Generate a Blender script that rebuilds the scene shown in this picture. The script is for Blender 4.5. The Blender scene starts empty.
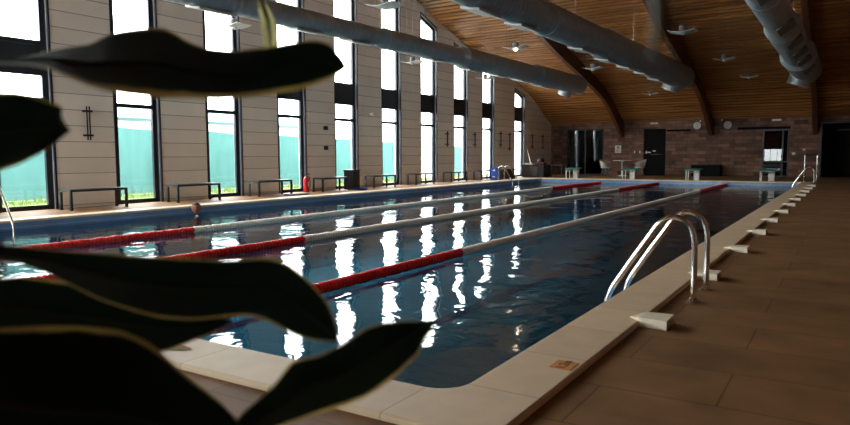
import bpy, bmesh, math, random
from mathutils import Vector, Matrix
random.seed(7)
S = bpy.context.scene
COL = S.collection
PI = math.pi

# ------------------------------------------------------------------ camera
F, PITCH, ROLL, YAW = 672.0, 0.0853, -0.0046, 0.5623
CP = Vector((1.4077, -2.4566, 1.0197))
fw = Vector((-math.sin(YAW) * math.cos(PITCH), math.cos(YAW) * math.cos(PITCH), -math.sin(PITCH)))
r0 = Vector((math.cos(YAW), math.sin(YAW), 0)); u0 = r0.cross(fw)
rt = r0 * math.cos(ROLL) + u0 * math.sin(ROLL); up = -r0 * math.sin(ROLL) + u0 * math.cos(ROLL)
cd = bpy.data.cameras.new('camera'); cam = bpy.data.objects.new('camera', cd); COL.objects.link(cam)
M4 = Matrix.Identity(4)
for i in range(3):
    M4[i][0], M4[i][1], M4[i][2], M4[i][3] = rt[i], up[i], -fw[i], CP[i]
cam.matrix_world = M4
cd.sensor_width = 36; cd.lens = F / 850 * 36; cd.clip_start = .02; cd.clip_end = 300
cd.dof.use_dof = True; cd.dof.focus_distance = 14; cd.dof.aperture_fstop = 6.3
S.camera = cam
def P(x, y, d):                       # where the plant's outline stands, d metres from the viewer
    return CP + (rt * ((x - 425) / F) + up * ((212.5 - y) / F) + fw) * d

# ------------------------------------------------------------------ materials
def lin(c):
    return tuple(((v / 255) / 12.92 if v / 255 <= .04045 else ((v / 255 + .055) / 1.055) ** 2.4) for v in c)
def mat(name, rgb, rough=.5, metal=0., var=0., scale=6., bump=0., spec=.5, stretch=None):
    m = bpy.data.materials.new(name); m.use_nodes = True
    nt = m.node_tree; b = nt.nodes['Principled BSDF']; c = lin(rgb)
    b.inputs['Base Color'].default_value = (*c, 1); b.inputs['Roughness'].default_value = rough
    b.inputs['Metallic'].default_value = metal; b.inputs['Specular IOR Level'].default_value = spec
    if var or bump:
        tc = nt.nodes.new('ShaderNodeTexCoord'); n = nt.nodes.new('ShaderNodeTexNoise')
        n.inputs['Scale'].default_value = scale; n.inputs['Detail'].default_value = 4
        src = tc.outputs['Object']
        if stretch:
            mp = nt.nodes.new('ShaderNodeMapping'); mp.inputs['Scale'].default_value = stretch
            nt.links.new(src, mp.inputs[0]); src = mp.outputs[0]
        nt.links.new(src, n.inputs['Vector'])
        if var:
            r = nt.nodes.new('ShaderNodeValToRGB')
            r.color_ramp.elements[0].position = .3; r.color_ramp.elements[1].position = .7
            r.color_ramp.elements[0].color = (*[v * (1 - var) for v in c], 1)
            r.color_ramp.elements[1].color = (*[min(1, v * (1 + var)) for v in c], 1)
            nt.links.new(n.outputs['Fac'], r.inputs[0]); nt.links.new(r.outputs[0], b.inputs['Base Color'])
        if bump:
            bp = nt.nodes.new('ShaderNodeBump'); bp.inputs['Strength'].default_value = bump; bp.inputs['Distance'].default_value = .02
            nt.links.new(n.outputs['Fac'], bp.inputs['Height']); nt.links.new(bp.outputs[0], b.inputs['Normal'])
    return m
def N(m, t, **kw):
    n = m.node_tree.nodes.new(t)
    for k, v in kw.items():
        if k in n.inputs: n.inputs[k].default_value = v
        else: setattr(n, k, v)
    return n
def L(m, a, b): m.node_tree.links.new(a, b)
def emit(name, rgb, st):
    m = mat(name, rgb); b = m.node_tree.nodes['Principled BSDF']
    b.inputs['Emission Color'].default_value = (*lin(rgb), 1); b.inputs['Emission Strength'].default_value = st
    return m

matte_black = mat('matte_black', (16, 16, 18), .8, 0, .1, 10, spec=.15)
black = mat('black_metal', (22, 24, 30), .35, .0, .2, 20)
frame_m = mat('anthracite_frame', (30, 32, 40), .35, .2, .15, 10)
jamb_m = mat('pale_jamb', (176, 180, 186), .35, .3, .08, 8)
chrome = mat('polished_steel', (225, 222, 215), .12, 1., .05, 20)
galv = mat('galvanised_steel', (164, 172, 178), .45, .3, .12, 5, .1)
galv2 = mat('galvanised_collar', (200, 205, 206), .35, .7, .08, 9)
grille_m = mat('outlet_grille', (206, 206, 202), .5, .1, .06, 30)
white_p = mat('white_plastic', (225, 222, 214), .4, 0, .05, 10)
white_w = mat('white_painted_block', (226, 212, 188), .6, 0, .1, 14, .1)
green_p = mat('green_grip', (52, 116, 104), .5, 0, .15, 30, .2)
red_p = mat('red_paint', (196, 24, 28), .3, 0, .1, 8)
blue_p = mat('blue_plastic', (30, 70, 160), .35, 0, .15, 8)
darkgrey = mat('dark_grey_plastic', (46, 48, 52), .5, 0, .15, 8)
midgrey = mat('grey_plastic', (112, 112, 112), .5, 0, .15, 8)
beam_m = mat('glulam_wood', (104, 60, 34), .5, 0, .3, 3, .1, stretch=(8, .6, 8))
skin_m = mat('skin', (150, 88, 66), .5, 0, .1, 20)
hair_m = mat('dark_hair', (40, 24, 20), .6, 0, .2, 40, .3)
trunks_m = mat('swim_trunks', (24, 30, 60), .7, 0, .1, 20)
pot_m = mat('terracotta_pot', (110, 62, 44), .7, 0, .2, 10, .1)
soil_m = mat('potting_soil', (38, 28, 22), .95, 0, .4, 40, .8)
stem_m = mat('plant_stem', (60, 62, 34), .5, 0, .25, 30)
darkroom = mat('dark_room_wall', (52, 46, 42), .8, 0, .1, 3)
rope_red = mat('red_float', (228, 40, 40), .35, 0, .06, 9)
rope_white = mat('white_float', (246, 240, 230), .4, 0, .06, 9)
cable_m = mat('steel_cable', (120, 120, 120), .4, .8, .1, 30)
towel_red = mat('red_towel', (120, 44, 34), .9, 0, .2, 20, .4)
towel_white = mat('white_towel', (220, 216, 208), .9, 0, .1, 20, .4)

# concrete wall panels: long boards with thin horizontal joints
def panel_mat():
    m = mat('wall_panel', (203, 194, 178), .65)
    b = m.node_tree.nodes['Principled BSDF']
    tc = N(m, 'ShaderNodeTexCoord'); sp = N(m, 'ShaderNodeSeparateXYZ'); L(m, tc.outputs['Object'], sp.inputs[0])
    a = N(m, 'ShaderNodeMath', operation='ADD'); a.inputs[1].default_value = 10.055; L(m, sp.outputs['Z'], a.inputs[0])
    d = N(m, 'ShaderNodeMath', operation='DIVIDE'); d.inputs[1].default_value = .325; L(m, a.outputs[0], d.inputs[0])
    fr = N(m, 'ShaderNodeMath', operation='FRACT'); L(m, d.outputs[0], fr.inputs[0])
    lt = N(m, 'ShaderNodeMath', operation='LESS_THAN'); lt.inputs[1].default_value = .04; L(m, fr.outputs[0], lt.inputs[0])
    fl = N(m, 'ShaderNodeMath', operation='FLOOR'); L(m, d.outputs[0], fl.inputs[0])
    wn = N(m, 'ShaderNodeTexWhiteNoise', noise_dimensions='1D'); L(m, fl.outputs[0], wn.inputs['W'])
    mr = N(m, 'ShaderNodeMapRange'); mr.inputs['To Min'].default_value = .9; mr.inputs['To Max'].default_value = 1.04; L(m, wn.outputs['Value'], mr.inputs['Value'])
    n = N(m, 'ShaderNodeTexNoise', Scale=1.2, Detail=5.); L(m, tc.outputs['Object'], n.inputs['Vector'])
    mr2 = N(m, 'ShaderNodeMapRange'); mr2.inputs['To Min'].default_value = .9; mr2.inputs['To Max'].default_value = 1.08; L(m, n.outputs['Fac'], mr2.inputs['Value'])
    mu = N(m, 'ShaderNodeMath', operation='MULTIPLY'); L(m, mr.outputs[0], mu.inputs[0]); L(m, mr2.outputs[0], mu.inputs[1])
    base = N(m, 'ShaderNodeMix', data_type='RGBA', blend_type='MULTIPLY'); base.inputs['Factor'].default_value = 1
    base.inputs[6].default_value = (*lin((244, 238, 226)), 1)
    cb = N(m, 'ShaderNodeCombineColor'); 
    for i in range(3): L(m, mu.outputs[0], cb.inputs[i])
    L(m, cb.outputs[0], base.inputs[7])
    mx = N(m, 'ShaderNodeMix', data_type='RGBA'); L(m, lt.outputs[0], mx.inputs[0]); L(m, base.outputs[2], mx.inputs[6])
    mx.inputs[7].default_value = (*lin((150, 141, 126)), 1)
    L(m, mx.outputs[2], b.inputs['Base Color'])
    return m
panel = panel_mat()

def brick_mat(name, c1, c2, cm, w, h, mortar, plane, rough, bump=.3, bias=0., offs=.5, noise=.25, spec=.5):
    m = mat(name, c1, rough, spec=spec); b = m.node_tree.nodes['Principled BSDF']
    tc = N(m, 'ShaderNodeTexCoord'); sp = N(m, 'ShaderNodeSeparateXYZ'); L(m, tc.outputs['Object'], sp.inputs[0])
    cb = N(m, 'ShaderNodeCombineXYZ'); L(m, sp.outputs[plane[0]], cb.inputs[0]); L(m, sp.outputs[plane[1]], cb.inputs[1])
    bk = N(m, 'ShaderNodeTexBrick'); L(m, cb.outputs[0], bk.inputs['Vector'])
    bk.offset = offs
    bk.inputs['Scale'].default_value = 1; bk.inputs['Brick Width'].default_value = w; bk.inputs['Row Height'].default_value = h
    bk.inputs['Mortar Size'].default_value = mortar; bk.inputs['Bias'].default_value = bias
    bk.inputs['Color1'].default_value = (*lin(c1), 1); bk.inputs['Color2'].default_value = (*lin(c2), 1); bk.inputs['Mortar'].default_value = (*lin(cm), 1)
    n = N(m, 'ShaderNodeTexNoise', Scale=3., Detail=6.); L(m, tc.outputs['Object'], n.inputs['Vector'])
    mr = N(m, 'ShaderNodeMapRange'); mr.inputs['From Min'].default_value = .3; mr.inputs['From Max'].default_value = .7
    mr.inputs['To Min'].default_value = 1 - noise; mr.inputs['To Max'].default_value = 1 + noise; L(m, n.outputs['Fac'], mr.inputs['Value'])
    cc = N(m, 'ShaderNodeCombineColor')
    for i in range(3): L(m, mr.outputs[0], cc.inputs[i])
    mx = N(m, 'ShaderNodeMix', data_type='RGBA', blend_type='MULTIPLY'); mx.inputs[0].default_value = 1
    L(m, bk.outputs['Color'], mx.inputs[6]); L(m, cc.outputs[0], mx.inputs[7]); L(m, mx.outputs[2], b.inputs['Base Color'])
    bp = N(m, 'ShaderNodeBump'); bp.inputs['Strength'].default_value = bump; bp.inputs['Distance'].default_value = .01; bp.invert = True
    L(m, bk.outputs['Fac'], bp.inputs['Height']); L(m, bp.outputs[0], b.inputs['Normal'])
    return m
stone = brick_mat('stone_cladding', (136, 98, 78), (80, 54, 42), (58, 42, 34), .52, .165, .006, 'XZ', .75, .4, 0, .37, .3)
deck = brick_mat('deck_tile', (138, 102, 67), (122, 88, 57), (106, 75, 50), .98, .49, .005, 'XY', .6, .25, 0, .5, .22, .16)
def coping_mat():
    m = mat('coping_tile', (220, 195, 160), .55); b = m.node_tree.nodes['Principled BSDF']
    tc = N(m, 'ShaderNodeTexCoord'); sp = N(m, 'ShaderNodeSeparateXYZ'); L(m, tc.outputs['Object'], sp.inputs[0])
    def mth(op, a, v):
        n = N(m, 'ShaderNodeMath', operation=op); L(m, a, n.inputs[0])
        if isinstance(v, (int, float)): n.inputs[1].default_value = v
        else: L(m, v, n.inputs[1])
        return n.outputs[0]
    jx = mth('DIVIDE', mth('ADD', sp.outputs['X'], 60.875 + .13 + .005), .60875); jy = mth('DIVIDE', mth('ADD', sp.outputs['Y'], 60.39 - .12 + .005), .6039)
    end = mth('GREATER_THAN', mth('ABSOLUTE', mth('SUBTRACT', sp.outputs['Y'], 12.5), 0), 12.385)
    sel = N(m, 'ShaderNodeMix', data_type='FLOAT'); L(m, end, sel.inputs[0]); L(m, jy, sel.inputs[2]); L(m, jx, sel.inputs[3])
    fr = mth('FRACT', sel.outputs[0], 0); ln = mth('LESS_THAN', fr, .014)
    wn = N(m, 'ShaderNodeTexWhiteNoise', noise_dimensions='1D'); L(m, mth('FLOOR', sel.outputs[0], 0), wn.inputs['W'])
    n = N(m, 'ShaderNodeTexNoise', Scale=5., Detail=5.); L(m, tc.outputs['Object'], n.inputs['Vector'])
    v = mth('ADD', mth('MULTIPLY', wn.outputs['Value'], .1), mth('MULTIPLY', n.outputs['Fac'], .3)); v = mth('ADD', v, .8)
    cc = N(m, 'ShaderNodeCombineColor'); [L(m, v, cc.inputs[i]) for i in range(3)]
    mx = N(m, 'ShaderNodeMix', data_type='RGBA', blend_type='MULTIPLY'); mx.inputs[0].default_value = 1; mx.inputs[6].default_value = (*lin((220, 195, 160)), 1); L(m, cc.outputs[0], mx.inputs[7])
    m2 = N(m, 'ShaderNodeMix', data_type='RGBA'); L(m, ln, m2.inputs[0]); L(m, mx.outputs[2], m2.inputs[6]); m2.inputs[7].default_value = (*lin((186, 160, 130)), 1)
    L(m, m2.outputs[2], b.inputs['Base Color']); return m
coping_m = coping_mat()
basin_m = brick_mat('pool_tile', (150, 206, 218), (134, 192, 208), (180, 216, 224), .25, .125, .006, 'XY', .25, .1, 0, .5, .08)
basin_w = brick_mat('pool_wall_tile', (112, 148, 186), (98, 134, 174), (148, 172, 194), .25, .125, .006, 'XZ', .25, .1, 0, .5, .08)

# ceiling boards
def slat_mat():
    m = mat('pine_slat', (186, 120, 66), .5); b = m.node_tree.nodes['Principled BSDF']
    tc = N(m, 'ShaderNodeTexCoord'); mp = N(m, 'ShaderNodeMapping'); mp.inputs['Scale'].default_value = (.45, 6.5, 6.5)
    L(m, tc.outputs['Object'], mp.inputs[0])
    n = N(m, 'ShaderNodeTexNoise', Scale=1., Detail=3.); L(m, mp.outputs[0], n.inputs['Vector'])
    r = N(m, 'ShaderNodeValToRGB'); r.color_ramp.elements[0].position = .32; r.color_ramp.elements[1].position = .68
    r.color_ramp.elements[0].color = (*lin((140, 84, 40)), 1); r.color_ramp.elements[1].color = (*lin((200, 138, 76)), 1)
    L(m, n.outputs['Fac'], r.inputs[0]); L(m, r.outputs[0], b.inputs['Base Color'])
    return m
slat_m = slat_mat()
gap_m = mat('slat_backing', (44, 24, 14), .9, 0, .1, 4)

def glass_mat(name, tint, gl=1.):
    m = bpy.data.materials.new(name); m.use_nodes = True; nt = m.node_tree; nt.nodes.clear()
    o = N(m, 'ShaderNodeOutputMaterial'); t = N(m, 'ShaderNodeBsdfTransparent', Color=(*tint, 1)); g = N(m, 'ShaderNodeBsdfGlossy', Roughness=.01)
    g.inputs['Color'].default_value = (gl, gl, gl, 1)
    fr = N(m, 'ShaderNodeFresnel', IOR=1.5); mx = N(m, 'ShaderNodeMixShader')
    ge = N(m, 'ShaderNodeNewGeometry'); nb = N(m, 'ShaderNodeMath', operation='SUBTRACT'); nb.inputs[0].default_value = 1; L(m, ge.outputs['Backfacing'], nb.inputs[1])
    mu = N(m, 'ShaderNodeMath', operation='MULTIPLY'); L(m, fr.outputs[0], mu.inputs[0]); L(m, nb.outputs[0], mu.inputs[1])
    L(m, mu.outputs[0], mx.inputs[0]); L(m, t.outputs[0], mx.inputs[1]); L(m, g.outputs[0], mx.inputs[2]); L(m, mx.outputs[0], o.inputs[0])
    return m
glass = glass_mat('window_glass', (.95, .97, .96), .8)
dark_glass = glass_mat('tinted_glass', (.3, .32, .32))

def water_mat():
    m = bpy.data.materials.new('pool_water'); m.use_nodes = True; nt = m.node_tree; nt.nodes.clear()
    o = N(m, 'ShaderNodeOutputMaterial'); t = N(m, 'ShaderNodeBsdfTransparent', Color=(.3, .76, .9, 1)); g = N(m, 'ShaderNodeBsdfGlossy', Roughness=0.)
    fr = N(m, 'ShaderNodeFresnel', IOR=1.33); mx = N(m, 'ShaderNodeMixShader')
    tc = N(m, 'ShaderNodeTexCoord')
    n1 = N(m, 'ShaderNodeTexNoise', Scale=1.05, Detail=1.2, Roughness=.45, Distortion=.3); L(m, tc.outputs['Object'], n1.inputs['Vector'])
    n2 = N(m, 'ShaderNodeTexNoise', Scale=3.4, Detail=2.5, Roughness=.5, Distortion=.8); L(m, tc.outputs['Object'], n2.inputs['Vector'])
    # choppier water round the swimmer at the far left lane
    sp = N(m, 'ShaderNodeSeparateXYZ'); L(m, tc.outputs['Object'], sp.inputs[0])
    ds = N(m, 'ShaderNodeVectorMath', operation='DISTANCE'); ds.inputs[1].default_value = (-9.2, 5.0, -.17); L(m, tc.outputs['Object'], ds.inputs[0])
    mr = N(m, 'ShaderNodeMapRange'); mr.inputs['From Min'].default_value = .5; mr.inputs['From Max'].default_value = 7; mr.inputs['To Min'].default_value = 2.2; mr.inputs['To Max'].default_value = .85
    L(m, ds.outputs['Value'], mr.inputs['Value'])
    a = N(m, 'ShaderNodeMath', operation='MULTIPLY'); L(m, n2.outputs['Fac'], a.inputs[0]); L(m, mr.outputs[0], a.inputs[1])
    a2 = N(m, 'ShaderNodeMath', operation='MULTIPLY'); L(m, a.outputs[0], a2.inputs[0]); a2.inputs[1].default_value = .22
    ad = N(m, 'ShaderNodeMath', operation='ADD'); L(m, n1.outputs['Fac'], ad.inputs[0]); L(m, a2.outputs[0], ad.inputs[1])
    bp = N(m, 'ShaderNodeBump'); bp.inputs['Strength'].default_value = 1.; bp.inputs['Distance'].default_value = .025
    L(m, ad.outputs[0], bp.inputs['Height'])
    L(m, bp.outputs[0], g.inputs['Normal']); L(m, bp.outputs[0], fr.inputs['Normal'])
    L(m, fr.outputs[0], mx.inputs[0]); L(m, t.outputs[0], mx.inputs[1]); L(m, g.outputs[0], mx.inputs[2]); L(m, mx.outputs[0], o.inputs[0])
    return m
water_m = water_mat()

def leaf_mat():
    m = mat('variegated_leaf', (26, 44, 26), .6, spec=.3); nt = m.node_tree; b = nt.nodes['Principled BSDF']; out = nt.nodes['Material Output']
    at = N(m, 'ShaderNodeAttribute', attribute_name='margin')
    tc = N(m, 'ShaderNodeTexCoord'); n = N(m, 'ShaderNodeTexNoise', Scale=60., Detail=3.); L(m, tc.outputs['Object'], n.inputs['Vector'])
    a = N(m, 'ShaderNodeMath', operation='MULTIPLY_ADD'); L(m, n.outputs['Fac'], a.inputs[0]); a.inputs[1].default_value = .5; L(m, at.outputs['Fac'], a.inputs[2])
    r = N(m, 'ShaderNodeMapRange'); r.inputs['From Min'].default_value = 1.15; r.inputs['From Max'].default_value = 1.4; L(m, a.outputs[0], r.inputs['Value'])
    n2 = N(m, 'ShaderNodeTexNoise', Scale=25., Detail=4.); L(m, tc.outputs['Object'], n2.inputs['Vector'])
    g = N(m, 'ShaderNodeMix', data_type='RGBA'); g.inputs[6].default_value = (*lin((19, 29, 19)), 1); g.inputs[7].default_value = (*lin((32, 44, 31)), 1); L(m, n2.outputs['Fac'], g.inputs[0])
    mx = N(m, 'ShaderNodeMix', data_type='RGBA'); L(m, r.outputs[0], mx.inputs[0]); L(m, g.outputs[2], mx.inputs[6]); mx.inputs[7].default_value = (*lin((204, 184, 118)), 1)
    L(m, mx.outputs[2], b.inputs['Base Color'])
    tr = N(m, 'ShaderNodeBsdfTranslucent'); L(m, mx.outputs[2], tr.inputs['Color'])
    ms = N(m, 'ShaderNodeMixShader'); ms.inputs[0].default_value = .3; L(m, b.outputs[0], ms.inputs[1]); L(m, tr.outputs[0], ms.inputs[2]); L(m, ms.outputs[0], out.inputs[0])
    return m
leaf_m = leaf_mat(); rib_m = mat('leaf_midrib', (30, 40, 24), .6, 0, .1, 30)
def translucent(name, rgb, f=.5):
    m = mat(name, rgb, .7, 0, .12, 2.2, stretch=(1, 3, .4)); nt = m.node_tree; b = nt.nodes['Principled BSDF']; out = nt.nodes['Material Output']
    tr = N(m, 'ShaderNodeBsdfTranslucent'); tr.inputs['Color'].default_value = (*lin(rgb), 1)
    ms = N(m, 'ShaderNodeMixShader'); ms.inputs[0].default_value = f; L(m, b.outputs[0], ms.inputs[1]); L(m, tr.outputs[0], ms.inputs[2]); L(m, ms.outputs[0], out.inputs[0])
    return m
fence_m = translucent('teal_fence_cloth', (84, 126, 124), .5)
roof_m = mat('pale_roof', (56, 84, 86), .5, 0, .1, 3)
grass_m = translucent('grass_blade', (96, 116, 50), .4)
paving_m = mat('outdoor_paving', (205, 203, 196), .8, 0, .1, 4)
shed_m = mat('white_render', (226, 222, 216), .8, 0, .05, 3)

# ------------------------------------------------------------------ mesh helpers
class MB:
    def __init__(s): s.bm = bmesh.new()
    def box(s, a, b, bev=0.):
        g = bmesh.ops.create_cube(s.bm, size=1)['verts']
        c = (Vector(a) + Vector(b)) / 2; d = Vector(b) - Vector(a)
        for v in g: v.co = Vector((v.co.x * d.x, v.co.y * d.y, v.co.z * d.z)) + c
        if bev:
            e = list({e for v in g for e in v.link_edges})
            bmesh.ops.bevel(s.bm, geom=e, offset=bev, segments=2, affect='EDGES', profile=.5)
        return s
    def prism(s, pts, axis, a, b):           # polygon in the plane across axis, swept from a to b
        def mk(p, t):
            return {'x': (t, p[0], p[1]), 'y': (p[0], t, p[1]), 'z': (p[0], p[1], t)}[axis]
        A = [s.bm.verts.new(mk(p, a)) for p in pts]; B = [s.bm.verts.new(mk(p, b)) for p in pts]
        s.bm.faces.new(A); s.bm.faces.new(B[::-1]); n = len(pts)
        for i in range(n): s.bm.faces.new((A[i], B[i], B[(i + 1) % n], A[(i + 1) % n]))
        return s
    def tube(s, pts, r, n=12, cap=True):
        pts = [Vector(p) for p in pts]; rs = r if isinstance(r, (list, tuple)) else [r] * len(pts)
        t0 = (pts[1] - pts[0]).normalized(); ref = Vector((0, 0, 1)) if abs(t0.z) < .9 else Vector((1, 0, 0))
        x = t0.cross(ref).normalized(); rings = []
        for i, p in enumerate(pts):
            t = (pts[min(i + 1, len(pts) - 1)] - pts[max(i - 1, 0)]).normalized()
            x = (x - t * x.dot(t)).normalized(); y = t.cross(x)
            rings.append([s.bm.verts.new(p + (x * math.cos(2 * PI * k / n) + y * math.sin(2 * PI * k / n)) * rs[i]) for k in range(n)])
        for a, b in zip(rings, rings[1:]):
            for k in range(n): s.bm.faces.new((a[k], a[(k + 1) % n], b[(k + 1) % n], b[k]))
        if cap: s.bm.faces.new(rings[0][::-1]); s.bm.faces.new(rings[-1])
        return s
    def lathe(s, c, prof, n=20, axis='z', cap=True):   # prof: (radius, height)
        c = Vector(c); rings = []
        for r, h in prof:
            ring = []
            for k in range(n):
                a = 2 * PI * k / n; u, v = r * math.cos(a), r * math.sin(a)
                ring.append(s.bm.verts.new(c + Vector({'z': (u, v, h), 'y': (u, h, v), 'x': (h, u, v)}[axis])))
            rings.append(ring)
        for a, b in zip(rings, rings[1:]):
            for k in range(n): s.bm.faces.new((a[k], a[(k + 1) % n], b[(k + 1) % n], b[k]))
        if cap: s.bm.faces.new(rings[0][::-1]); s.bm.faces.new(rings[-1])
        return s
    def quad(s, a, b, c, d):
        s.bm.faces.new([s.bm.verts.new(p) for p in (a, b, c, d)]); return s
    def build(s, name, m, parent=None, smooth=False, kind=None):
        bmesh.ops.recalc_face_normals(s.bm, faces=s.bm.faces)
        me = bpy.data.meshes.new(name); s.bm.to_mesh(me); s.bm.free()
        me.materials.append(m)
        if smooth:
            for p in me.polygons: p.use_smooth = True
            try: me.set_sharp_from_angle(angle=math.radians(40))
            except Exception: pass
        o = bpy.data.objects.new(name, me); COL.objects.link(o)
        if parent:
            o.parent = parent; o.matrix_parent_inverse = Matrix.Translation(-parent.location)
        if kind: o['kind'] = kind
        return o
def B(a, b, bev=0.): return MB().box(a, b, bev)
def thing(name, label, cat, loc=(0, 0, 0), group=None):
    o = bpy.data.objects.new(name, None); COL.objects.link(o); o.location = loc; o.empty_display_size = .1
    return tag(o, label, cat, group)
def tag(o, label, cat, group=None):
    o['label'] = label; o['category'] = cat
    if group: o['group'] = group
    return o
def copy_tree(src, loc, label, group=None, rz=None):
    r = src.copy(); COL.objects.link(r); r.location = loc; r['label'] = label
    if group: r['group'] = group
    if rz is not None: r.rotation_euler = (0, 0, rz)
    for ch in list(src.children):
        c = ch.copy(); COL.objects.link(c); c.parent = r; c.matrix_parent_inverse = ch.matrix_parent_inverse.copy()
        for g in list(ch.children):
            d = g.copy(); COL.objects.link(d); d.parent = c; d.matrix_parent_inverse = g.matrix_parent_inverse.copy()
    return r
def sub(o, parent):                       # hang an already built piece under a part that sits at the origin of its thing
    return o

# ------------------------------------------------------------------ dimensions
DZ = -.03                                  # deck level; coping top is 0
XL, XR, YN, YB = -12.09, 4.6, -8.0, 31.6
ARCH = [(-8.3, 4.6), (-5, 5.9), (-1, 7.1), (3, 7.85), (7, 8.1), (11, 7.9), (15, 7.35), (18.45, 6.58), (19.74, 6.15), (20.9, 5.83), (22.35, 5.45), (24.5, 5.0),
        (27.1, 4.40), (28.5, 4.02), (29.7, 3.52), (30.7, 2.98), (31.62, 2.60), (32.2, 2.35)]
def arch(y):
    for i in range(len(ARCH) - 1):
        if y <= ARCH[i + 1][0] or i == len(ARCH) - 2:
            p0, p1, p2, p3 = ARCH[max(i - 1, 0)], ARCH[i], ARCH[i + 1], ARCH[min(i + 2, len(ARCH) - 1)]
            h = p2[0] - p1[0]; t = (y - p1[0]) / h
            m1 = (p2[1] - p0[1]) / (p2[0] - p0[0]) * h; m2 = (p3[1] - p1[1]) / (p3[0] - p1[0]) * h
            return (2 * t**3 - 3 * t**2 + 1) * p1[1] + (t**3 - 2 * t**2 + t) * m1 + (-2 * t**3 + 3 * t**2) * p2[1] + (t**3 - t**2) * m2

# ------------------------------------------------------------------ floor, coping, basin
PW, PL, WC = 10., 25., .36
fl = MB()
fl.box((XL - .25, YN, -.4), (XR, -WC, DZ)); fl.box((XL - .25, PL + WC, -.4), (XR, YB + .3, DZ))
fl.box((XL - .25, -WC, -.4), (-PW - WC, PL + WC, DZ)); fl.box((WC, -WC, -.4), (XR, PL + WC, DZ))
fl.build('floor', deck, kind='structure')

def loop(off, r):
    x0, x1, y0, y1 = -PW - off, off, -off, PL + off; pts = []
    for cx, cy, a0 in ((x1 - r, y0 + r, -90), (x1 - r, y1 - r, 0), (x0 + r, y1 - r, 90), (x0 + r, y0 + r, 180)):
        for k in range(9):
            a = math.radians(a0 + k * 90 / 8); pts.append((cx + r * math.cos(a), cy + r * math.sin(a)))
    return pts
inner = loop(0, .16); outer = loop(WC, .004)
cp = MB(); rows = []
for t, z in ((.05, -.4), (.05, -.045), (0, -.04), (0, -.012), (.03, -.001), (.05, 0), (.965, 0), (.995, -.006), (1, -.015), (1, -.06)):
    rows.append([cp.bm.verts.new((a[0] + (b[0] - a[0]) * t, a[1] + (b[1] - a[1]) * t, z)) for a, b in zip(inner, outer)])
for a, b in zip(rows, rows[1:]):
    n = len(a)
    for k in range(n): cp.bm.faces.new((a[k], a[(k + 1) % n], b[(k + 1) % n], b[k]))
cp.build('pool_coping', coping_m, kind='structure')
wl = loop(.012, .17); DEP = -1.5
bw = MB()
T = [bw.bm.verts.new((x, y, -.03)) for x, y in wl]; Bt = [bw.bm.verts.new((x, y, DEP)) for x, y in wl]
for k in range(len(T)): bw.bm.faces.new((T[k], T[(k + 1) % len(T)], Bt[(k + 1) % len(T)], Bt[k]))
bw.build('pool_wall', basin_w, kind='structure')
MB().box((-PW - .1, -.1, DEP - .1), (.1, PL + .1, DEP)).build('pool_floor', basin_m, kind='structure')
lm = mat('lane_marking', (30, 44, 90), .3, 0, .1, 6)
ln = MB()
for cx in (-1.25, -3.75, -6.25, -8.75):
    ln.box((cx - .12, 2, DEP - .05), (cx + .12, 23, DEP + .004)); ln.box((cx - .4, 22.75, DEP - .05), (cx + .4, 23, DEP + .003)); ln.box((cx - .4, 2, DEP - .05), (cx + .4, 2.25, DEP + .003))
ln.build('pool_lane_marking', lm, kind='structure')
wt = MB(); w = [wt.bm.verts.new((x, y, -.17)) for x, y in loop(.01, .168)]; wt.bm.faces.new(w)
wo = wt.build('pool_water', water_m)
if wo.data.polygons[0].normal.z < 0: wo.data.flip_normals()
wo['kind'] = 'stuff'; tag(wo, 'dark blue rippled water filling the swimming pool', 'water')

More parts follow.
